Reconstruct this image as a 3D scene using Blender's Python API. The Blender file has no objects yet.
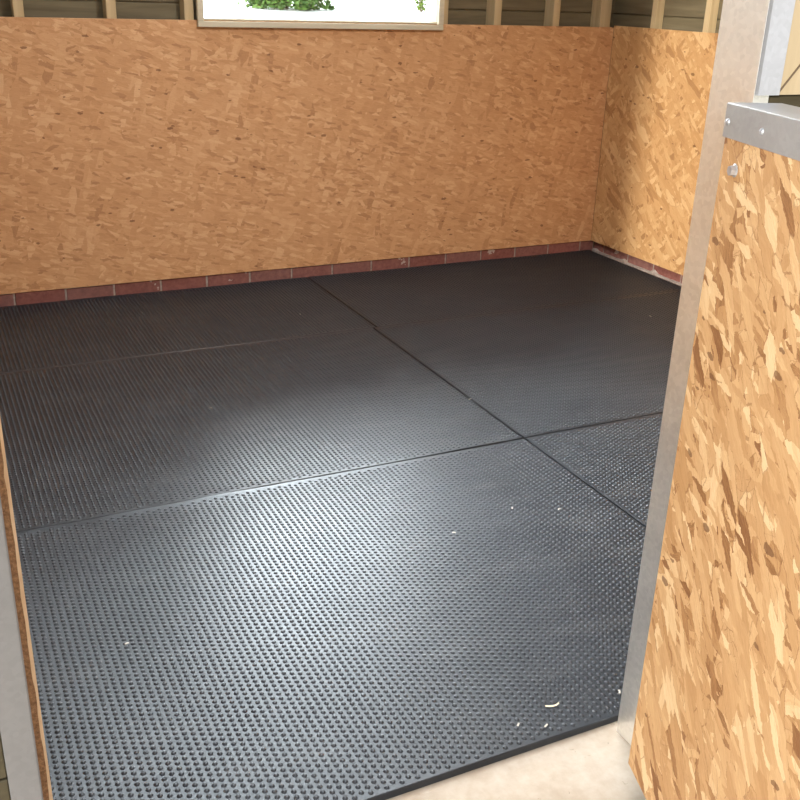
import bpy, bmesh, math, random
import numpy as np
from mathutils import Matrix, Vector
random.seed(7); rng = np.random.default_rng(7)
scene = bpy.context.scene
COL = scene.collection
PI = math.pi

# ------------------------------------------------------------------ helpers
def obj(name, bm, mat, parent=None, loc=None, rot=None, smooth=False):
    me = bpy.data.meshes.new(name); bm.normal_update(); bm.to_mesh(me); bm.free()
    o = bpy.data.objects.new(name, me); COL.objects.link(o)
    if mat: me.materials.append(mat)
    if parent: o.parent = parent
    if loc is not None: o.location = loc
    if rot is not None: o.rotation_euler = rot
    if smooth:
        for p in me.polygons: p.use_smooth = True
    return o
def empty(name, loc=(0, 0, 0), rz=0):
    o = bpy.data.objects.new(name, None); COL.objects.link(o)
    o.location = loc; o.rotation_euler = (0, 0, rz); o.empty_display_size = .1
    return o
def tag(o, label=None, cat=None, group=None, kind=None):
    if label: o['label'] = label
    if cat: o['category'] = cat
    if group: o['group'] = group
    if kind: o['kind'] = kind
    return o
def struct(o, label=None): o['kind'] = 'structure'; return o if not label else tag(o, label)
def box(bm, x0, x1, y0, y1, z0, z1, bevel=0, seg=1):
    g = bmesh.ops.create_cube(bm, size=1)
    vs = g['verts']
    for v in vs:
        v.co.x = x0 if v.co.x < 0 else x1
        v.co.y = y0 if v.co.y < 0 else y1
        v.co.z = z0 if v.co.z < 0 else z1
    if bevel:
        es = list({e for v in vs for e in v.link_edges})
        bmesh.ops.bevel(bm, geom=es, offset=bevel, segments=seg, affect='EDGES', profile=.5)
    return bm
def bx(*a, **k): return box(bmesh.new(), *a, **k)
def prism(bm, pts, z0, z1):
    lo = [bm.verts.new((x, y, z0)) for x, y in pts]; hi = [bm.verts.new((x, y, z1)) for x, y in pts]
    n = len(pts)
    bm.faces.new(lo[::-1]); bm.faces.new(hi)
    for i in range(n): bm.faces.new((lo[i], lo[(i+1) % n], hi[(i+1) % n], hi[i]))
    return bm

# ------------------------------------------------------------------ node helpers
class NT:
    def __init__(s, name):
        s.m = bpy.data.materials.new(name); s.m.use_nodes = True
        s.t = s.m.node_tree; s.n = s.t.nodes; s.l = s.t.links
        s.b = s.n['Principled BSDF']; s.out = s.n['Material Output']
    def set(s, sock, v):
        if isinstance(v, bpy.types.NodeSocket): s.l.new(v, sock)
        elif isinstance(v, (tuple, list)) and len(v) == 3 and sock.type == 'RGBA': sock.default_value = (*v, 1)
        else: sock.default_value = v
    def node(s, typ, **props):
        n = s.n.new(typ)
        for k, v in props.items(): setattr(n, k, v)
        return n
    def coord(s, which='Object'): return s.node('ShaderNodeTexCoord').outputs[which]
    def mapping(s, vec, loc=(0, 0, 0), rot=(0, 0, 0), scale=(1, 1, 1)):
        n = s.node('ShaderNodeMapping'); s.set(n.inputs['Vector'], vec)
        n.inputs['Location'].default_value = loc; n.inputs['Rotation'].default_value = rot; n.inputs['Scale'].default_value = scale
        return n.outputs[0]
    def noise(s, vec, scale, detail=3, rough=.55, out='Fac', dist=0):
        n = s.node('ShaderNodeTexNoise'); s.set(n.inputs['Vector'], vec)
        n.inputs['Scale'].default_value = scale; n.inputs['Detail'].default_value = detail
        n.inputs['Roughness'].default_value = rough; n.inputs['Distortion'].default_value = dist
        return n.outputs[out]
    def vor(s, vec, scale, feature='F1', out='Color', dim='3D', rnd=1):
        n = s.node('ShaderNodeTexVoronoi', feature=feature, voronoi_dimensions=dim); s.set(n.inputs['Vector'], vec)
        n.inputs['Scale'].default_value = scale; n.inputs['Randomness'].default_value = rnd
        return n.outputs[out]
    def math(s, op, a, b=0, clamp=False):
        n = s.node('ShaderNodeMath', operation=op, use_clamp=clamp); s.set(n.inputs[0], a); s.set(n.inputs[1], b); return n.outputs[0]
    def vmath(s, op, a, b):
        n = s.node('ShaderNodeVectorMath', operation=op); s.set(n.inputs[0], a)
        if op == 'SCALE': s.set(n.inputs['Scale'], b)
        else: s.set(n.inputs[1], b)
        return n.outputs['Value'] if op == 'DOT_PRODUCT' else n.outputs[0]
    def mix(s, fac, a, b, blend='MIX'):
        n = s.node('ShaderNodeMix', data_type='RGBA', blend_type=blend)
        s.set(n.inputs[0], fac); s.set(n.inputs[6], a); s.set(n.inputs[7], b); return n.outputs[2]
    def ramp(s, fac, stops, interp='LINEAR'):
        n = s.node('ShaderNodeValToRGB'); s.set(n.inputs[0], fac); r = n.color_ramp; r.interpolation = interp
        while len(r.elements) < len(stops): r.elements.new(.5)
        for e, (p, c) in zip(r.elements, stops):
            e.position = p; e.color = (*c, 1) if len(c) == 3 else c
        return n.outputs[0]
    def sep(s, c):
        n = s.node('ShaderNodeSeparateColor'); s.set(n.inputs[0], c); return n.outputs
    def bump(s, h, strength=.3, dist=.002):
        n = s.node('ShaderNodeBump'); s.set(n.inputs['Height'], h)
        n.inputs['Strength'].default_value = strength; n.inputs['Distance'].default_value = dist
        s.l.new(n.outputs[0], s.b.inputs['Normal'])
    def base(s, col=None, rough=None, metal=None, spec=None):
        if col is not None: s.set(s.b.inputs['Base Color'], col)
        if rough is not None: s.set(s.b.inputs['Roughness'], rough)
        if metal is not None: s.set(s.b.inputs['Metallic'], metal)
        if spec is not None: s.set(s.b.inputs['Specular IOR Level'], spec)
        return s.m

# ------------------------------------------------------------------ materials
def osb(name, angles, length=.09, width=.016, contrast=1.0, tint=(1, 1, 1), seed=0, dark=.16):
    """oriented strand board: overlapping layers of long thin wood strands, in the panel's own x-z plane"""
    k = NT(name)
    sx = k.node('ShaderNodeSeparateXYZ'); k.set(sx.inputs[0], k.coord())
    cx = k.node('ShaderNodeCombineXYZ'); k.l.new(sx.outputs[0], cx.inputs[0]); k.l.new(sx.outputs[2], cx.inputs[1])
    p = cx.outputs[0]
    wob = k.vmath('SUBTRACT', k.noise(p, 14, 3, .6, 'Color'), (.5, .5, .5))
    p2 = k.vmath('ADD', p, k.vmath('SCALE', wob, .022))
    fine = k.vmath('SUBTRACT', k.noise(p, 90, 3, .6, 'Color'), (.5, .5, .5))
    p2 = k.vmath('ADD', p2, k.vmath('SCALE', fine, .010))
    def T(c):
        m = (.54, .325, .155)
        return tuple(max(0, (m[i] + (c[i]-m[i])*contrast)*tint[i]) for i in range(3))
    tones = [(0, T((.25, .115, .045))), (dark*.5, T((.36, .185, .075))), (dark, T((.47, .265, .115))),
             (.5, T((.55, .33, .155))), (.78, T((.61, .385, .19))), (1, T((.74, .53, .30)))]
    col = k.ramp(k.noise(k.mapping(p2, (seed, 0, 0), (0, 0, .2), (8, 40, 1)), 1, 4, .6), [(.3, T((.49, .28, .125))), (.7, T((.60, .375, .185)))])
    hgt = None
    for i, a in enumerate(angles):
        s = 1 + .45*math.sin(i*2.3 + seed)
        v = k.mapping(p2, (seed*3.1 + i*7.7, i*3.3, 0), (0, 0, a), (1/(length*s), 1/(width*s), 1))
        v = k.mapping(k.mapping(p2, (0, 0, 0), (0, 0, a)), (seed*3.1 + i*7.7, i*3.3, 0), (0, 0, 0), (1/(length*s), 1/(width*s), 1))
        rgb = k.sep(k.vor(v, 1, dim='2D'))
        grain = k.noise(k.mapping(v, (0, 0, 0), (0, 0, 0), (1.5, 9, 1)), 1, 3, .6)
        tone = k.math('ADD', rgb[1], k.math('MULTIPLY', k.math('SUBTRACT', grain, .5), .35))
        mask = k.math('LESS_THAN', rgb[0], .42)
        col = k.mix(mask, col, k.ramp(tone, tones))
        h = k.math('MULTIPLY', mask, rgb[2])
        hgt = h if hgt is None else k.math('MAXIMUM', hgt, h)
        if i in (1, 3, 5, 7):                                   # thin gaps along strand edges
            d = k.vor(v, 1, 'DISTANCE_TO_EDGE', 'Distance', '2D')
            e = k.math('MULTIPLY', k.math('LESS_THAN', d, .035), k.math('MULTIPLY', k.math('LESS_THAN', rgb[2], .25), .55*min(1.2, contrast)))
            col = k.mix(e, col, T((.27, .13, .05)))
    v = k.mapping(p2, (seed*9, 4, 0), (0, 0, .5), (22, 48, 1))          # dark bark flecks
    rgb = k.sep(k.vor(v, 1, dim='2D')); d = k.vor(v, 1, 'F1', 'Distance', '2D')
    fl = k.math('MULTIPLY', k.math('LESS_THAN', rgb[0], .03), k.math('LESS_THAN', d, k.math('ADD', .04, k.math('MULTIPLY', rgb[1], .30))))
    col = k.mix(k.math('MULTIPLY', fl, .75), col, (.16*tint[0], .07*tint[1], .03*tint[2]))
    sc_, ss_ = math.cos(angles[-1]), math.sin(angles[-1])
    fg = k.noise(k.mapping(k.mapping(p2, rot=(0, 0, angles[-1])), scale=(25, 260, 1)), 1, 4, .65)
    col = k.mix(.5, col, k.ramp(fg, [(.3, (.40, .37, .34)), (.7, (.60, .61, .63))]), 'OVERLAY')
    k.bump(hgt, .35, .0015)
    return k.base(col, .62, 0, .25)
HZ = [1.2, .1, -.9, .75, -.4, .5, -1.3, .22]
M_osb_back = osb('osb_wall', HZ, .085, .021, .48, (1.03, .95, .97), 1)
M_osb_side = osb('osb_wall_side', [x+.5 for x in HZ], .08, .019, .62, (1, .98, .92), 5)
M_osb_door = osb('osb_door', [1.3, .2, 1.0, -.5, .6, 1.5, .3, .85], .080, .019, 1.05, (.92, .91, .90), 9)

def timber(name, c0, c1, vertical=True, rough=.75, knots=True):
    k = NT(name); co = k.coord()
    sc = (30, 30, 2.2) if vertical else (2.2, 30, 30)
    n = k.noise(k.mapping(co, (random.random()*9,)*3, (0, 0, 0), sc), 1, 5, .6, dist=.6)
    c = k.ramp(n, [(.3, c0), (.7, c1)])
    if knots:
        v = k.mapping(co, scale=(5, 5, 5)); kn = k.math('LESS_THAN', k.vor(v, 1, 'F1', 'Distance'), .1)
        c = k.mix(k.math('MULTIPLY', kn, .6), c, tuple(x*.4 for x in c0))
    k.bump(n, .2, .001)
    return k.base(c, rough, 0, .25)
M_clad = timber('treated_boards', (.13, .105, .062), (.20, .165, .10), False)
M_stud = timber('sawn_timber', (.44, .33, .18), (.58, .45, .27))
M_frame = timber('window_timber', (.52, .46, .34), (.64, .58, .44), False, knots=False)
M_leaf_ply = timber('pale_plywood', (.40, .30, .175), (.47, .36, .22), True, .6, False)
M_groove = timber('dark_groove', (.10, .07, .04), (.15, .10, .06))
M_rafter = timber('roof_boards', (.33, .24, .14), (.42, .32, .19), False)
M_extclad = timber('exterior_boards', (.045, .036, .02), (.075, .06, .032), False)

def galv(name, c, rough, metal=.85):
    k = NT(name); co = k.coord()
    sp = k.sep(k.vor(co, 120)); n = k.noise(co, 9, 4)
    f = k.math('ADD', k.math('MULTIPLY', sp[0], .25), k.math('MULTIPLY', n, .75))
    col = k.ramp(f, [(.2, tuple(x*.86 for x in c)), (.8, tuple(min(1, x*1.1) for x in c))])
    r = k.math('ADD', k.math('MULTIPLY', f, .18), rough-.09)
    return k.base(col, r, metal)
M_galv = galv('galvanised_steel', (.18, .173, .168), .55, .2)
M_cap = galv('galvanised_strip', (.36, .357, .355), .42, .35)
M_post = galv('galvanised_post', (.88, .87, .84), .35, .86)
M_screw = galv('zinc_plated_screw', (.50, .51, .54), .3, .6)
M_leafsteel = galv('leaf_edge_steel', (.48, .48, .50), .45, .4)
M_hole = NT('screw_hole').base((.05, .045, .04), .8)

def rubber():
    k = NT('black_rubber'); co = k.coord()
    d = k.noise(co, 2.2, 5, .65); d2 = k.noise(co, 70, 2, .5); d3 = k.noise(k.mapping(co, scale=(3, 9, 1)), 1, 4, .7)
    dust = k.ramp(d3, [(.50, (0, 0, 0)), (.78, (1, 1, 1))])
    c = k.ramp(d, [(.3, (.009, .0112, .0145)), (.7, (.014, .0168, .021))])
    c = k.mix(k.math('MULTIPLY', k.sep(dust)[0], .16), c, (.13, .125, .12))
    r = k.math('ADD', k.math('MULTIPLY', d, .16), k.math('ADD', k.math('MULTIPLY', d2, .08), RUB_R - .12))
    return k.base(c, r, 0, RUB_S)
RUB_R, RUB_S = .355, .40
M_rubber = rubber()

def brick():
    k = NT('red_brick'); co = k.coord()
    g = k.node('ShaderNodeNewGeometry'); r = g.outputs['Random Per Island']
    n = k.noise(co, 45, 5, .65)
    c = k.ramp(r, [(0, (.15, .055, .05)), (.4, (.23, .07, .06)), (.7, (.18, .085, .08)), (1, (.28, .095, .08))])
    c = k.mix(.35, c, k.ramp(n, [(.3, (.12, .05, .04)), (.7, (.40, .20, .15))]))
    sm = k.math('MULTIPLY', k.math('GREATER_THAN', k.noise(co, 7, 4, .7), .66), .6)
    c = k.mix(sm, c, (.55, .50, .45))
    k.bump(n, .5, .002)
    return k.base(c, .85, 0, .2)
M_brick = brick()
k = NT('mortar'); n = k.noise(k.coord(), 60, 4); k.bump(n, .5, .002)
M_mortar = k.base(k.ramp(n, [(.3, (.25, .21, .18)), (.7, (.42, .36, .32))]), .9, 0, .2)

k = NT('pale_concrete'); co = k.coord()
n1 = k.noise(co, 3.2, 5, .6, dist=.5); n2 = k.noise(co, 26, 5, .65); n3 = k.noise(co, 110, 2)
c = k.ramp(n1, [(.3, (.50, .40, .29)), (.48, (.68, .58, .45)), (.7, (.74, .655, .535))])
c = k.mix(.35, c, k.ramp(n2, [(.35, (.50, .40, .30)), (.65, (.78, .70, .58))]))
pit = k.math('MULTIPLY', k.math('LESS_THAN', k.vor(k.mapping(k.vmath('ADD', co, k.vmath('SCALE', k.noise(co, 60, 3, .6, 'Color'), .05)), scale=(14, 30, 14)), 1, 'F1', 'Distance'), .09), .5)
c = k.mix(1, c, (.52, .505, .50), 'MULTIPLY')
c = k.mix(pit, c, (.20, .15, .10))
k.bump(k.math('ADD', n2, n3), .25, .002)
M_conc = k.base(c, .8, 0, .25)

k = NT('pale_gravel'); n = k.noise(k.coord(), 4, 6, .7); n2 = k.noise(k.coord(), .25, 3)
M_gravel = k.base(k.mix(.4, k.ramp(n, [(.3, (.62, .60, .56)), (.7, (.80, .79, .76))]), k.ramp(n2, [(.3, (.66, .65, .6)), (.7, (.8, .8, .78))])), .9, 0, .1)
M_white = NT('white_sheet').base((.82, .81, .78), .6)
k = NT('dark_tarmac'); n = k.noise(k.coord(), 30, 5, .7)
M_tarmac = k.base(k.ramp(n, [(.3, (.07, .06, .045)), (.7, (.13, .115, .08))]), .95, 0, .1)
def leafm(name, a, b):
    k = NT(name); r = k.node('ShaderNodeNewGeometry').outputs['Random Per Island']
    k.base(k.ramp(r, [(0, a), (1, b)]), .5, 0, .3)
    k.b.inputs['Subsurface Weight'].default_value = 0
    return k.m
M_leaf = leafm('green_leaves', (.016, .055, .008), (.15, .27, .06))
M_leaf2 = leafm('yellow_green_leaves', (.07, .12, .012), (.13, .18, .02))
M_bark = timber('bark', (.10, .08, .05), (.2, .15, .1))
M_rough = NT('raw_osb_edge'); _n = M_rough.noise(M_rough.coord(), 140, 4, .7)
M_rough.bump(_n, .8, .004); M_rough = M_rough.base(M_rough.ramp(_n, [(.3, (.14, .065, .03)), (.7, (.42, .23, .11))]), .85, 0, .2)
k = NT('osb_smooth_edge'); M_edge = k.base(k.ramp(k.noise(k.mapping(k.coord(), scale=(60, 60, 9)), 1, 4), [(.3, (.60, .40, .22)), (.7, (.74, .55, .34))]), .6, 0, .3)
k = NT('straw'); M_straw = k.base((.72, .60, .38), .6)
k = NT('wood_chip'); M_chip = k.base((.40, .37, .31), .7)
def glassm():
    k = NT('clear_pane'); k.n.remove(k.b)
    t = k.node('ShaderNodeBsdfTransparent'); t.inputs[0].default_value = (.95, .97, .96, 1)
    g = k.node('ShaderNodeBsdfGlossy'); g.inputs['Roughness'].default_value = .03
    f = k.node('ShaderNodeFresnel'); f.inputs[0].default_value = 1.45
    m = k.node('ShaderNodeMixShader'); k.l.new(f.outputs[0], m.inputs[0]); k.l.new(t.outputs[0], m.inputs[1]); k.l.new(g.outputs[0], m.inputs[2])
    k.l.new(m.outputs[0], k.out.inputs[0]); return k.m
M_glass = glassm()

# ------------------------------------------------------------------ layout (metres): camera stands at the origin, y runs into the stall
XL, XR, YF, YB = -.18, 3.79, 1.366, 4.982      # inner faces of the kickboards / front edge of the mats
TB = .018                                        # board thickness
ZT = 1.325                                       # top of the kickboards
CEIL = 2.70
WX0, WX1, WZ0, WZ1 = 1.351, 2.622, 1.322, 2.36   # window opening

# ground and floor
bm = bmesh.new()
prof = [(-14, -.06), (5.2, -.06), (7, .0), (25, .92), (34, 1.06), (60, 1.15), (160, 1.2)]
xs = [-120, -30, -8, 0, 8, 16, 40, 140]
gv = [[bm.verts.new((x, y, z)) for x in xs] for y, z in prof]
for i in range(len(prof)-1):
    for j in range(len(xs)-1): bm.faces.new((gv[i][j], gv[i][j+1], gv[i+1][j+1], gv[i+1][j]))
struct(obj('ground', bm, M_gravel))
struct(obj('yard', bx(-60, 60, -60, 1.0, -.10, -.035), M_tarmac))  # front ground, made dark to cut light bounced onto the door
struct(obj('floor', bx(XL-.15, XR+.15, -.3, YB+.15, -.12, -.018), M_conc))

# back wall: kickboard sheet, cladding boards behind the studs
bm = bmesh.new(); box(bm, 0, XR-XL, 0, TB, .062, ZT, .0012)
w = struct(obj('wall_back', bm, M_osb_back, None, (XL, YB, 0)))
def cladding(bm, L, y, z0, z1, hole=None, bh=.142, sgn=1):
    z = z0
    while z < z1-.01:
        zt = min(z+bh-.005, z1)
        spans = [(0, L)]
        if hole and zt > hole[2] and z < hole[3]: spans = [(0, hole[0]), (hole[1], L)]
        for a, b in spans: box(bm, a, b, y, y+.02*sgn if sgn > 0 else y, z, zt, .003) if sgn > 0 else box(bm, a, b, y-.02, y, z, zt, .003)
        for a, b in spans: box(bm, a, b, y+.012*sgn, y+.022*sgn, z+bh-.012, z+bh+.006) if sgn > 0 else box(bm, a, b, y-.022, y-.012, z+bh-.012, z+bh+.006)
        if hole and z < hole[2] < zt: box(bm, hole[0], hole[1], y, y+.02, z, hole[2])
        if hole and z < hole[3] < zt: box(bm, hole[0], hole[1], y, y+.02, hole[3], zt)
        z += bh
    return bm
ys = YB+TB+.095
struct(obj('cladding_back', cladding(bmesh.new(), XR-XL+.25, 0, -.02, CEIL, (WX0-.016-XL+.12, WX1+.016-XL+.12, WZ0+.004, WZ1+.03)), M_clad, w, (-.12, ys-YB, 0)))
# right wall
wr = struct(obj('wall_right', bx(0, YB-YF+.02, 0, TB, .062, ZT+.009, bevel=.0012), M_osb_side, None, (XR, YB, 0), (0, 0, -PI/2)))
struct(obj('cladding_right', cladding(bmesh.new(), YB-YF+.2, 0, -.02, CEIL), M_clad, wr, (-.12, TB+.055, 0)))
# left wall
wl = struct(obj('wall_left', bx(0, YB-YF+.02, 0, TB, .0, ZT, bevel=.0012), M_osb_side, None, (XL, YF-.01, 0), (0, 0, PI/2)))
struct(obj('cladding_left', cladding(bmesh.new(), YB-YF+.2, 0, -.02, CEIL), M_white, wl, (-.05, TB+.095, 0)))  # unseen boards, made white so the right steel post reflects brighter
# front wall: boards beside and above the doorway
DX0, DX1, DZ = .0, 1.237, 2.42
bm = bmesh.new()
for a, b, z0, z1 in ((XL-.14, DX0-.004, -.02, CEIL), (DX1+.06, XR+.14, -.02, CEIL), (DX0-.004, DX1+.06, DZ+.06, CEIL)):
    z = z0
    while z < z1-.01:
        zt = min(z+.142, z1); fy = 1.25 if b < .5 else 1.264; box(bm, a, b, fy, fy+.016, z, zt-.004, .002); z += .142
    box(bm, a, b, fy+.014, 1.335, z0, z1)
wf = struct(obj('wall_front', bm, M_extclad))
struct(obj('kickboard_front', bx(DX1+.056, XR+TB, 1.342, 1.36, .0, CEIL-.01, bevel=.001), M_osb_side, wf))
# ceiling with an added rooflight, and an added canopy over the doorway
bm = bmesh.new()
X0, X1, Y0, Y1 = XL-.2, XR+.2, 1.25, YB+.2
RLS = [(.1, 2.4, 3.3, 4.8)]
xsb = [X0, .1, 2.4, X1]; ysb = [Y0, 3.3, 4.8, Y1]
for i in range(3):
    for j in range(3):
        if j == 1 and i == 1: continue
        box(bm, xsb[i], xsb[i+1], ysb[j], ysb[j+1], CEIL, CEIL+.04)
cl = struct(obj('ceiling', bm, M_rafter))
for i, (a, b, c_, d) in enumerate(RLS):
    struct(obj('window_%d' % (i+2), bx(a-.03, b+.03, c_-.03, d+.03, CEIL+.042, CEIL+.046), M_glass))  # unseen rooflight, added to stretch the sheen along the mats
ADDED_CANOPY = .25
struct(obj('added_canopy', bx(X0, X1, 1.25-ADDED_CANOPY, 1.25, 2.62, 2.66), M_rafter))  # unseen canopy, added to hold skylight off the door and concrete

# brick course along the foot of the walls
def course(L, joints, mirror=False):
    bm = bmesh.new(); z0, z1 = -.016, .0605
    last = 0
    for a in joints + [L]:
        if a - last > .02: box(bm, last+.005, a-.005, .004+random.uniform(-.002, .002), .10, z0, z1-random.uniform(.0, .004), .003, 2)
        last = a
    return bm
j0 = [.351, .594, .831, 1.070, 1.314, 1.551, 1.790]
while j0[-1] < 3.5: j0.append(j0[-1]+.2405)
j0 = [j0[0]-.24, ] + j0; j0 = [j0[0]-.24] + j0
j0 = [x-XL for x in j0 if x-XL > .02]
bb = struct(obj('baseboard_back', course(XR-XL+.03, j0), M_brick, None, (XL, YB+.002, 0)))
struct(obj('mortar', bx(0, XR-XL+.03, .009, .095, -.017, .0600), M_mortar, bb))
jr = [.10 + .2405*i for i in range(15)]
br = struct(obj('baseboard_right', course(YB-YF, jr), M_brick, None, (XR+.022, YB, 0), (0, 0, -PI/2)))
struct(obj('mortar', bx(0, YB-YF, .009, .085, -.017, .0600), M_mortar, br))
bm = bmesh.new()                                          # mortar fillet squeezed out at the foot of the right-hand bricks
prv = None
for i in range(91):
    x = i*.04; w_ = .008+.005*math.sin(i*1.7)+.004*math.sin(i*.63); h_ = .004+.030*max(0, math.sin(i*1.3+1)*math.sin(i*.47+.6)-.25)
    cur = [bm.verts.new(c) for c in ((x, .02, -.016), (x, -w_, -.016), (x, -w_, h_*.55), (x, .012, h_+.004), (x, .02, h_+.004))]
    if prv:
        for a in range(4): bm.faces.new((prv[a], prv[a+1], cur[a+1], cur[a]))
    prv = cur
struct(obj('mortar_fillet', bm, M_mortar, br))

# ------------------------------------------------------------------ studs above the kickboards
def stud(name, x0, x1, y0, y1, label, rz=None):
    o = obj(name, bx(-(x1-x0)/2, (x1-x0)/2, 0, y1-y0, 0, CEIL-.06, bevel=.002), M_stud, None, ((x0+x1)/2, y0, .06))
    return o
SG = 'sawn wall studs above the boards'
SY = YB+TB+.001
for x0, x1, lab in ((.497, .541, 'sawn timber stud at far left above the back board'),
                    (.903, .948, 'sawn timber stud midway between far left stud and window'),
                    (1.268, 1.313, 'timber stud tight against the left side of the window frame'),
                    (2.657, 2.70, 'timber stud tight against the right side of the window frame'),
                    (2.988, 3.033, 'timber stud first clear of the window on its right'),
                    (3.374, 3.419, 'timber stud between the clear right-hand stud and the corner post'),
                    (3.70, 3.775, 'wider timber post in the back right corner above the boards')):
    tag(stud('wall_stud' if x1 < 3.6 else 'corner_post', x0, x1, SY, ys-.001, lab), lab, 'stud', SG)
for y0, lab in ((4.64, 'timber stud on the right wall nearest the back corner'), (4.215, 'timber stud on the right wall nearest the steel door post')):
    o = obj('wall_stud', bx(0, .053, -.020, .020, 0, CEIL-.06, bevel=.002), M_stud, None, (XR+TB+.001, y0+.022, .06))
    tag(o, lab, 'stud', SG)

# ------------------------------------------------------------------ window
win = empty('window_1', ((WX0+WX1)/2, YB, WZ0)); struct(win)
cxw = (WX0+WX1)/2; hw = (WX1-WX0)/2; H_ = WZ1-WZ0
cs = .030
def member(name, *a): struct(obj(name, bx(*a, bevel=.002), M_frame, win))
yo = -.024; yi = TB+.11
member('window_sill', -hw-cs, hw+cs, yo, -.0005, -cs+.003, 0)
member('window_sill', -hw-.02, hw+.02, .0, yi, -.0+.004, .012)
for s in (-1, 1):
    member('window_frame', min(s*hw, s*(hw+cs)), max(s*hw, s*(hw+cs)), yo, -.0005, 0.0005, H_+cs)
    member('window_frame', min(s*(hw-.001), s*(hw+.02)), max(s*(hw-.001), s*(hw+.02)), .0, yi, .012, H_)
member('window_frame', -hw, hw, yo, -.0005, H_, H_+cs)
struct(obj('window_pane', bx(-hw+.002, hw-.002, .088, .092, .013, H_-.002), M_glass, win))

# ------------------------------------------------------------------ rubber mats
PA, PB = .0176, .0163
def mat_mesh(w, d, curl=None):
    """base slab with a plain rim, and staggered rubber studs as real domes"""
    m = .009
    nx = int((w-.006)/PA); ny = int((d-2*m)/PB)
    ox = (w-(nx-1)*PA)/2; oy = (d-(ny-.5)*PB)/2+.0
    ii, jj = np.meshgrid(np.arange(nx), np.arange(ny), indexing='ij')
    cx = (ox+ii*PA).ravel(); cy = (oy+jj*PB+np.where(ii % 2 == 1, PB/2, 0)-PB*.25+.0).ravel()
    S = 8; an = np.arange(S)*2*PI/S+PI/8
    rings = [(.0063, -.0002), (.0053, .0015), (.0033, .0028)]
    loc = [(r*math.cos(a), r*math.sin(a), z) for r, z in rings for a in an]+[(0, 0, .0035)]
    loc = np.array(loc); nb = len(cx); nv = len(loc)
    V = np.empty((nb, nv, 3)); V[:, :, 0] = loc[None, :, 0]+cx[:, None]; V[:, :, 1] = loc[None, :, 1]+cy[:, None]; V[:, :, 2] = loc[None, :, 2]
    fq = []
    for r in range(2):
        for a in range(S): fq.append((r*S+a, r*S+(a+1) % S, (r+1)*S+(a+1) % S, (r+1)*S+a))
    ft = [(2*S+a, 2*S+(a+1) % S, 3*S) for a in range(S)]
    off = (np.arange(nb)*nv)[:, None, None]
    Q = (np.array(fq)[None]+off).reshape(-1, 4); T = (np.array(ft)[None]+off).reshape(-1, 3)
    V = V.reshape(-1, 3)
    # slab: fine grid on top (so the edge can curl), skirt and bottom
    gx = np.linspace(0, w, 61); gy = np.concatenate([np.linspace(0, .06, 6), np.linspace(.06, d-.06, 12)[1:-1], np.linspace(d-.06, d, 6)])
    def gz(x, y): return np.zeros_like(x)
    G = []; gi = {}
    base = len(V)
    GX, GY = np.meshgrid(gx, gy, indexing='ij'); n1, n2 = GX.shape
    top = np.stack([GX.ravel(), GY.ravel(), np.zeros(n1*n2)], 1)
    e = .002                                               # softened rim
    tx = np.clip(top[:, 0], e, w-e); ty = np.clip(top[:, 1], e, d-e); top[:, 0] = tx; top[:, 1] = ty
    idx = base+np.arange(n1*n2).reshape(n1, n2)
    quads = [np.stack([idx[:-1, :-1], idx[1:, :-1], idx[1:, 1:], idx[:-1, 1:]], -1).reshape(-1, 4)]
    per = [(i, 0) for i in range(n1)]+[(n1-1, j) for j in range(1, n2)]+[(i, n2-1) for i in range(n1-2, -1, -1)]+[(0, j) for j in range(n2-2, 0, -1)]
    P = np.array([(gx[i], gy[j], 0) for i, j in per], float)
    b2 = base+n1*n2; r1 = P.copy(); r1[:, 2] = -e; r2 = P.copy(); r2[:, 2] = -.0175
    np_ = len(per); t_i = np.array([idx[i, j] for i, j in per]); r1i = b2+np.arange(np_); r2i = r1i+np_
    for A, B in ((t_i, r1i), (r1i, r2i)):
        quads.append(np.stack([A, B, np.roll(B, -1), np.roll(A, -1)], -1))
    V = np.concatenate([V, top, r1, r2]); nQb = len(Q)
    GQ = np.concatenate(quads)[:, ::1]
    if curl is not None:
        lift = curl(V[:, 0], V[:, 1], w, d); keep = V[:, 2] > -.01; V[:, 2] += lift*np.where(keep, 1, .9)
    Qa = np.concatenate([Q, GQ])
    me = bpy.data.meshes.new('rubber_mat')
    nq, nt = len(Qa), len(T)
    me.vertices.add(len(V)); me.vertices.foreach_set('co', V.ravel())
    loops = np.concatenate([Qa.ravel(), T.ravel(), r2i[::-1]])
    me.loops.add(len(loops)); me.loops.foreach_set('vertex_index', loops.astype(np.int32))
    starts = np.concatenate([np.arange(nq)*4, nq*4+np.arange(nt)*3, [nq*4+nt*3]])
    me.polygons.add(len(starts)); me.polygons.foreach_set('loop_start', starts.astype(np.int32))
    sm = np.zeros(len(starts), bool); sm[:nQb] = True; sm[nq:nq+nt] = True
    me.polygons.foreach_set('use_smooth', sm)
    me.update(calc_edges=True); me.validate()
    me.materials.append(M_rubber); return me
def curl_near(x, y, w, d):
    s = np.exp(-((d-y)/.028)**2)*np.clip(1.35-np.abs(x-.72)/.55, 0, 1)
    return s*(.0030+.0014*np.sin(x*9)+.0009*np.sin(x*23))
def curl_soft(x, y, w, d):
    return (np.exp(-(y/.03)**2)+np.exp(-((d-y)/.03)**2))*.0009*(1+np.sin(x*7+1))
XS = 1.862
rows = [(YF, 2.713), (2.718, 4.052), (4.056, YB+.004)]
MG = 'black studded rubber stall mats'
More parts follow.
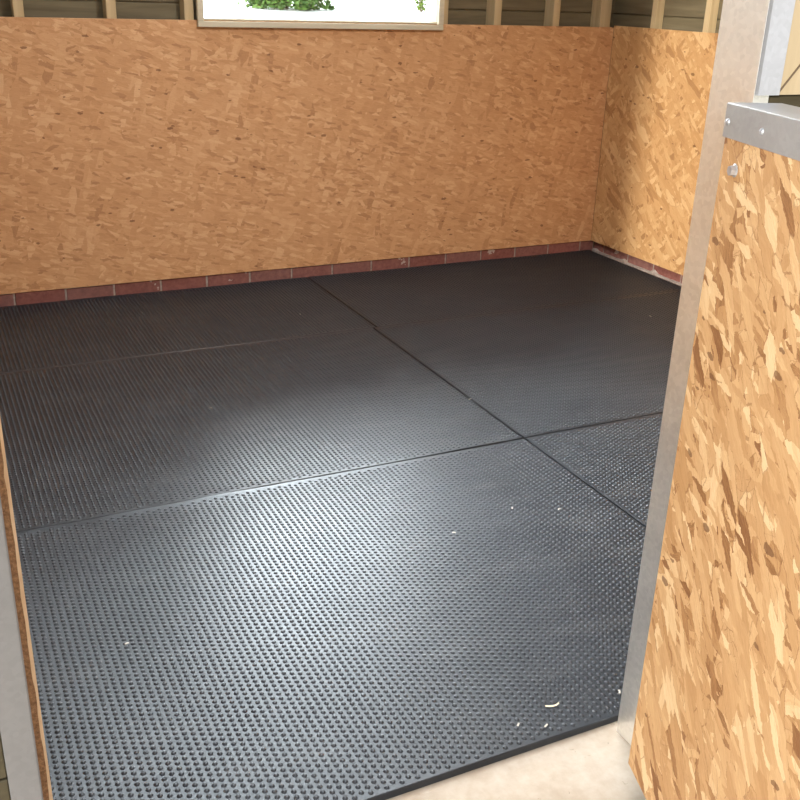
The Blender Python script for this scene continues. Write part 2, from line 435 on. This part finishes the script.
labs = [['black studded rubber mat nearest the doorway, its front edge meeting pale concrete', 'black rubber mat sliver beside the steel post, front right corner of the stall'],
        ['black studded rubber mat in the middle of the left column, glossy with window light', 'black rubber mat in the middle of the right column, dusty and dull'],
        ['black rubber mat along the brick foot of the back wall, left column', 'black rubber mat in the far right corner between the two brick courses']]
for r, (y0, y1) in enumerate(rows):
    for c_, (x0, x1) in enumerate(((XL+.008, XS-.002), (XS+.005, XR-.004))):
        dx = [0, -.002, .018][r]
        if c_ == 0: x1 += dx
        else: x0 += dx
        me = mat_mesh(x1-x0, y1-y0, curl_near if (r, c_) == (0, 0) else curl_soft)
        o = bpy.data.objects.new('rubber_mat', me); COL.objects.link(o); o.location = (x0, y0, 0)
        tag(o, labs[r][c_], 'mat', MG)

# ------------------------------------------------------------------ steel door frame
fr = empty('door_frame', (0, 1.25, -.018)); tag(fr, 'galvanised steel door frame with plain posts either side of the open doorway', 'door frame')
def channel(x_in, x_out, y0, y1, z0, z1, t=.004, lip=.016):
    """C-section post: web faces the doorway, two flanges run back into the wall, each ends in a lip"""
    s = 1 if x_out > x_in else -1
    bm = bmesh.new()
    P = [(x_in, y0), (x_out, y0), (x_out, y0+lip), (x_out-s*t, y0+lip), (x_out-s*t, y0+t), (x_in+s*t, y0+t), (x_in+s*t, y1-t), (x_out-s*t, y1-t), (x_out-s*t, y1-lip), (x_out, y1-lip), (x_out, y1), (x_in, y1)]
    if s < 0: P = P[::-1]
    prism(bm, P, z0, z1); bmesh.ops.recalc_face_normals(bm, faces=bm.faces)
    es = [e for e in bm.edges if all(abs(v.co.x-x_in) < 1e-6 for v in e.verts) and abs(e.verts[0].co.z-e.verts[1].co.z) > .5]
    bmesh.ops.bevel(bm, geom=es, offset=.003, segments=2, affect='EDGES', profile=.5)
    return bm
bm = channel(1.2365, 1.292, .013, .092, 0, 2.44); box(bm, 1.2362, 1.2377, -.009, .092, 0, 2.44)
obj('post', bm, M_post, fr)
obj('post', channel(.0405, -.004, 0, .092, 0, 2.44), M_galv, fr)
obj('header', bx(.0405, 1.236, 0, .092, 2.39, 2.44, bevel=.003), M_galv, fr)
# OSB lining board edge behind the left post
lb = empty('lining_board', (.0, 1.343, 0)); tag(lb, 'sawn edge of an OSB lining board beside the grey left post', 'board')
bm = bmesh.new(); nz = 60
prev = None
for i in range(nz+1):
    z = -.012+i*(ZT-.0)/nz; ch = random.uniform(-.0012, .0012)
    cur = [bm.verts.new(c) for c in ((-.06, 0, z), (.0527+ch, 0, z), (.0527+ch, .015, z), (-.06, .015, z))]
    if prev:
        for a in range(4): bm.faces.new((prev[a], prev[(a+1) % 4], cur[(a+1) % 4], cur[a]))
    else: bm.faces.new(cur[::-1])
    prev = cur
bm.faces.new(prev)
obj('cut_edge', bm, M_rough, lb)
obj('board_face', prism(bmesh.new(), [(-.06, .0155), (.0530, .0155), (.0582, .0155), (.0582, .0205), (-.06, .0205)], -.012, ZT), M_edge, lb)

# ------------------------------------------------------------------ lower stable door, swung open towards us
h = Vector((1.159, 1.210, 0)); dv = Vector((-.2995, -.9541, 0)).normalized()
rz = math.atan2(dv.y, dv.x)                               # local +x runs along the door away from its hinge side; local -y... see sign
door = empty('stable_door', (h.x, h.y, .03), rz)
tag(door, 'lower stable door of OSB with a metal top strip, swung open at right', 'door')
# local +y must point away from the seen face: seen face normal is (-.954,.30); local y axis is (-dv.y, dv.x) = (.954,-.30)
DL, DT, DH = 1.16, .088, 1.318
obj('inner_panel', bx(0, DL, 0, TB, 0, DH, bevel=.001), M_osb_door, door)
bm = bmesh.new()
box(bm, 0.002, .05, TB+.0005, .066, 0, DH-.001, .002); box(bm, DL-.05, DL-.002, TB+.0005, .066, 0, DH-.001, .002)
box(bm, .05, DL-.05, TB+.0005, .066, 0, .05, .002); box(bm, .05, DL-.05, TB+.0005, .066, DH-.051, DH-.001, .002)
obj('frame', bm, M_galv, door)
obj('outer_panel', bx(0, DL, .0665, DT-.002, 0, DH, bevel=.001), M_extclad, door)
bm = bmesh.new(); t = .002                               # folded top strip
prof = [(-t-.0006, -.049), (-.0006, -.049), (-.0006, .0006), (DT, .0006), (DT, -.049), (DT+t, -.049), (DT+t, t+.0006), (-t-.0006, t+.0006)]
a = [bm.verts.new((-.004, y, DH+z)) for y, z in prof]; b = [bm.verts.new((DL+.004, y, DH+z)) for y, z in prof]
bm.faces.new(a[::-1]); bm.faces.new(b)
for i in range(8): bm.faces.new((a[i], a[(i+1) % 8], b[(i+1) % 8], b[i]))
bmesh.ops.recalc_face_normals(bm, faces=bm.faces)
es = [e for e in bm.edges if all(v.co.z > DH+t for v in e.verts) and abs(e.verts[0].co.x-e.verts[1].co.x) > .5]
bmesh.ops.bevel(bm, geom=es, offset=.0015, segments=2, affect='EDGES', profile=.5)
strip = obj('top_strip', bm, M_cap, door); tag(strip, 'folded galvanised metal strip')
def dome_head(r, hgt, S=14):
    """pan head standing out along local -y"""
    bm = bmesh.new(); pr = None
    for q in range(5):
        a_ = q/4*PI/2; rr = r*math.cos(a_) if q < 4 else r*.12; yy = -hgt*math.sin(a_)
        cur = [bm.verts.new((rr*math.cos(i*2*PI/S), yy, rr*math.sin(i*2*PI/S))) for i in range(S)]
        if pr:
            for i in range(S): bm.faces.new((pr[i], pr[(i+1) % S], cur[(i+1) % S], cur[i]))
        pr = cur
    c0 = bm.verts.new((0, -hgt*.75, 0))
    for i in range(S): bm.faces.new((pr[i], pr[(i+1) % S], c0))
    bmesh.ops.recalc_face_normals(bm, faces=bm.faces)
    return bm
for i, s in enumerate((.0085, .1185, .2350, .40, .60, .80, 1.0)):
    z = 1.3225-.03
    o = obj('screw', dome_head(.0052 if i != 2 else .003, .0035 if i != 2 else .001), M_screw if i != 2 else M_hole, strip, (s, -.0026, z), None, True)
    if i == 2: o['label'] = 'small dark screw'
# coach bolt with washer, standing proud of the board
bolt = obj('bolt', dome_head(.0105, .0015), M_screw, door, (.0495, 0, 1.2545-.03), None, True)
bm = bmesh.new(); S = 6
for yv in (-.0012, -.0085):
    pass
lo = [bm.verts.new((.0085*math.cos(i*PI/3+.3), -.001, .0085*math.sin(i*PI/3+.3))) for i in range(6)]
hi = [bm.verts.new((.0080*math.cos(i*PI/3+.3), -.009, .0080*math.sin(i*PI/3+.3))) for i in range(6)]
bm.faces.new(lo); bm.faces.new(hi[::-1])
for i in range(6): bm.faces.new((lo[i], hi[i], hi[(i+1) % 6], lo[(i+1) % 6]))
bmesh.ops.recalc_face_normals(bm, faces=bm.faces)
obj('bolt_head', bm, M_screw, bolt)

# ------------------------------------------------------------------ upper door leaf folded back flat against the front wall
LY = 1.2445
up = empty('upper_door_leaf', (1.2462, LY, 1.3565)); tag(up, 'pale plywood upper door leaf with grey steel edge, folded back beside the post', 'door')
LH = .86
bm = bmesh.new(); fw = .046
box(bm, 0, fw, -.003, .012, 0, LH); box(bm, 1.15-fw, 1.15, -.003, .012, 0, LH, .0015)
box(bm, fw, 1.15-fw, -.003, .012, LH-fw, LH, .0015)
obj('steel_frame', bm, M_leafsteel, up)
obj('panel', bx(fw+.001, 1.15-fw-.001, .002, .010, .0, LH-fw-.001), M_leaf_ply, up)
bm = bmesh.new()                                         # diagonal brace lying on the panel, its lower edge reads as a line
import itertools
def slant(bm, x0, z0, x1, z1, wd, y0, y1):
    d_ = Vector((x1-x0, 0, z1-z0)).normalized(); n_ = Vector((-d_.z, 0, d_.x))*wd
    A, B = Vector((x0, 0, z0)), Vector((x1, 0, z1))
    q = [A, B, B+n_, A+n_]
    f = [bm.verts.new((p.x, y0, p.z)) for p in q]; g = [bm.verts.new((p.x, y1, p.z)) for p in q]
    bm.faces.new(f); bm.faces.new(g[::-1])
    for i in range(4): bm.faces.new((f[i], g[i], g[(i+1) % 4], f[(i+1) % 4]))
    bmesh.ops.recalc_face_normals(bm, faces=bm.faces)
slant(bm, .049, .003, .66, .70, .0028, .0005, .0025)
obj('brace_line', bm, M_groove, up)

# ------------------------------------------------------------------ bush and sprig outside the window
def bush(name, c, rx, ry, rz_, n, leaf, mat, label, cat, seed):
    rd = random.Random(seed)
    root = empty(name, (c[0], c[1], c[2])); tag(root, label, cat)
    bm = bmesh.new()
    for i in range(n):
        u = rd.uniform(-1, 1); ph = rd.uniform(0, 2*PI); rr = rd.uniform(.55, 1)**.5
        lump = 1+.16*math.sin(ph*5+seed)+.12*math.sin(u*7+ph*3)
        q = math.sqrt(1-u*u)
        p = Vector((rx*rr*q*math.cos(ph)*lump, ry*rr*q*math.sin(ph)*lump, abs(rz_*(.42+u*rr*lump))+.03))
        a = Vector((rd.gauss(0, 1), rd.gauss(0, 1), rd.gauss(0, .7))).normalized(); b_ = a.orthogonal().normalized()
        b_ = (Matrix.Rotation(rd.uniform(0, 6.28), 3, a) @ b_)
        L = leaf*rd.uniform(.6, 1.3)
        f = [bm.verts.new(p+x) for x in (a*-L, b_*L*.42+a*-.1*L, a*L, b_*-L*.42+a*-.1*L)]
        bm.faces.new(f)
    obj('foliage', bm, mat, root)
    bm = bmesh.new()
    for i in range(5):
        a0 = Vector((rd.uniform(-.1, .1)*rx, rd.uniform(-.1, .1)*ry, -.15)); a1 = Vector((rd.uniform(-.6, .6)*rx, rd.uniform(-.6, .6)*ry, rz_*rd.uniform(1, 1.5)))
        dd = (a1-a0).normalized(); o1 = dd.orthogonal().normalized(); o2 = dd.cross(o1)
        lo = [bm.verts.new(a0+(o1*math.cos(k_*PI/3)+o2*math.sin(k_*PI/3))*.035) for k_ in range(6)]
        hi = [bm.verts.new(a1+(o1*math.cos(k_*PI/3)+o2*math.sin(k_*PI/3))*.012) for k_ in range(6)]
        for k_ in range(6): bm.faces.new((lo[k_], lo[(k_+1) % 6], hi[(k_+1) % 6], hi[k_]))
        bm.faces.new(lo[::-1]); bm.faces.new(hi)
    obj('stem', bm, M_bark, root)
    return root
bush('leafy_bush', (8.97, 25.2, .91), 1.12, .95, .9, 5200, .075, M_leaf, 'rounded green leafy bush seen through the window, left of centre', 'bush', 3)
bush('young_shrub', (12.68, 25.0, .93), .15, .15, .55, 220, .06, M_leaf2, 'small yellow-green shrub at the right edge of the window view', 'shrub', 8)

# ------------------------------------------------------------------ bits of straw and wood lying on the mats
def shaving(x, y, L, wd, ang, bend, mat, name, label, z=.0036):
    bm = bmesh.new(); n = 7; pr = None
    for i in range(n):
        t_ = i/(n-1)-.5; px = t_*L; py = bend*(4*t_*t_-1)*L; zz = .0006+.0012*(1-4*t_*t_)
        cur = [bm.verts.new((px, py-wd/2, zz)), bm.verts.new((px, py+wd/2, zz)), bm.verts.new((px, py+wd/2, zz+.0012)), bm.verts.new((px, py-wd/2, zz+.0012))]
        if pr:
            for a_ in range(4): bm.faces.new((pr[a_], pr[(a_+1) % 4], cur[(a_+1) % 4], cur[a_]))
        else: bm.faces.new(cur)
        pr = cur
    bm.faces.new(pr[::-1]); bmesh.ops.recalc_face_normals(bm, faces=bm.faces)
    tag(obj(name, bm, mat, None, (x, y, z-.0005), (0, 0, ang)), label, 'straw' if name == 'straw' else 'wood chip', 'loose bits on the mats')
shaving(1.1353, 1.4512, .034, .0035, -.1, .18, M_straw, 'straw', 'curved pale straw near the front mat edge by the steel post')
for (x, y), L, lab in (((1.0839, 1.3983), .016, 'pale chip at the front mat edge below the curved straw'),
                       ((1.0285, 1.4261), .014, 'pale chip left of the curved straw at the mat edge'),
                       ((1.305, 1.4261), .016, 'white chip lodged at the foot of the steel post'),
                       ((1.5389, 2.2774), .014, 'pale chip near the mat junction, left of its pair'),
                       ((1.6734, 2.2147), .013, 'pale chip near the mat junction, right of its pair'),
                       ((1.2961, 2.2129), .014, 'pale chip in the middle of the nearest mat, below the cross seam'),
                       ((.8852, 3.3892), .016, 'pale chip on the glossy middle left mat'),
                       ((1.6045, 4.3596), .020, 'pale chip on the far left mat, near the lengthways seam'),
                       ((3.2491, 3.7198), .026, 'pale chip on the right of the floor below the right brick course'),
                       ((.3018, 2.0563), .014, 'pale chip on the nearest mat close to the left post'),
                       ((1.8539, 3.103), .020, 'pale chip lying on the lengthways seam between middle mats')):
    shaving(x, y, L*.75, .004, random.uniform(0, 3), .05, M_chip, 'wood_chip', lab)

# ------------------------------------------------------------------ daylight
W = bpy.data.worlds.new('sky'); scene.world = W; W.use_nodes = True
nt = W.node_tree; N = nt.nodes; Lk = nt.links; bg = N['Background']
HOR, ZEN, BACK = .22, .68, 22.0
tc = N.new('ShaderNodeTexCoord'); nz_ = N.new('ShaderNodeVectorMath'); nz_.operation = 'NORMALIZE'; Lk.new(tc.outputs['Generated'], nz_.inputs[0])
sp = N.new('ShaderNodeSeparateXYZ'); Lk.new(nz_.outputs[0], sp.inputs[0])
rp = N.new('ShaderNodeValToRGB'); Lk.new(sp.outputs[2], rp.inputs[0])
rp.color_ramp.elements[0].position = 0; rp.color_ramp.elements[0].color = (1.0*HOR, .98*HOR, .95*HOR, 1)
rp.color_ramp.elements[1].position = .8; rp.color_ramp.elements[1].color = (.86*ZEN, .95*ZEN, 1.08*ZEN, 1)
db = N.new('ShaderNodeVectorMath'); db.operation = 'DOT_PRODUCT'; Lk.new(nz_.outputs[0], db.inputs[0]); db.inputs[1].default_value = Vector((-.05, .82, .57)).normalized()
mb = N.new('ShaderNodeMath'); mb.operation = 'MAXIMUM'; Lk.new(db.outputs['Value'], mb.inputs[0])
pb = N.new('ShaderNodeMath'); pb.operation = 'POWER'; Lk.new(mb.outputs[0], pb.inputs[0]); pb.inputs[1].default_value = 9
sb = N.new('ShaderNodeVectorMath'); sb.operation = 'SCALE'; sb.inputs[0].default_value = (.92*BACK, .98*BACK, 1.06*BACK); Lk.new(pb.outputs[0], sb.inputs['Scale'])
ad2 = N.new('ShaderNodeVectorMath'); ad2.operation = 'ADD'; Lk.new(rp.outputs[0], ad2.inputs[0]); Lk.new(sb.outputs[0], ad2.inputs[1])
Lk.new(ad2.outputs[0], bg.inputs[0]); bg.inputs[1].default_value = 1.0
sun = bpy.data.lights.new('hazy_sun', 'SUN'); sun.energy = 1.05; sun.angle = math.radians(2.6); sun.color = (1, .94, .83)
so = bpy.data.objects.new('hazy_sun', sun); COL.objects.link(so)
so.rotation_euler = Vector((-.735, -.66, .175)).to_track_quat('Z', 'Y').to_euler()
W.cycles.sampling_method = 'MANUAL'; W.cycles.sample_map_resolution = 1024

def portal(name, loc, rot, sx, sy):
    l = bpy.data.lights.new(name, 'AREA'); l.shape = 'RECTANGLE'; l.size = sx; l.size_y = sy; l.cycles.is_portal = True
    o = bpy.data.objects.new(name, l); COL.objects.link(o); o.location = loc; o.rotation_euler = rot
# fill light added under the ceiling (out of the picture), shaped as a strip lamp
FILL_POWER = 23
lf = empty('fill_lamp', (1.7, 2.3, CEIL-.001)); tag(lf, 'added white fill lamp, unseen, lengthways under the ceiling', 'lamp')
obj('fill_housing', bx(-.05, .05, -.65, .65, -.045, 0, bevel=.006), M_white, lf)
ll = bpy.data.lights.new('fill_light', 'AREA'); ll.shape = 'RECTANGLE'; ll.size = .09; ll.size_y = 1.25; ll.energy = FILL_POWER; ll.color = (1, .97, .95)
lo_ = bpy.data.objects.new('fill_light', ll); COL.objects.link(lo_); lo_.parent = lf; lo_.location = (0, 0, -.05)
USE_PORTALS = False
if USE_PORTALS:
    portal('daylight', ((DX0+DX1)/2, 1.245, 1.1), (PI/2, 0, 0), 1.24, 2.2)

# ------------------------------------------------------------------ camera
R = ((0.90058798, -0.14193729, 0.41084681), (-0.433565, -0.3607932, 0.82574188), (0.03102717, -0.92178201, -0.38646506))
cam = bpy.data.cameras.new('camera'); co_ = bpy.data.objects.new('camera', cam); COL.objects.link(co_)
M3 = Matrix(((R[0][0], -R[0][1], -R[0][2]), (R[1][0], -R[1][1], -R[1][2]), (R[2][0], -R[2][1], -R[2][2])))
co_.matrix_world = Matrix.Translation((0, 0, 1.5)) @ M3.to_4x4()
cam.sensor_fit = 'HORIZONTAL'; cam.sensor_width = 36; cam.lens = 984/800*36; cam.clip_start = .02; cam.clip_end = 500
scene.camera = co_
vs = scene.view_settings; vs.view_transform = 'Standard'; vs.look = 'None'; vs.gamma = 1; vs.use_curve_mapping = False
vs.exposure = 1.9
scene.cycles.max_bounces = 12; scene.cycles.diffuse_bounces = 6; scene.cycles.transparent_max_bounces = 16
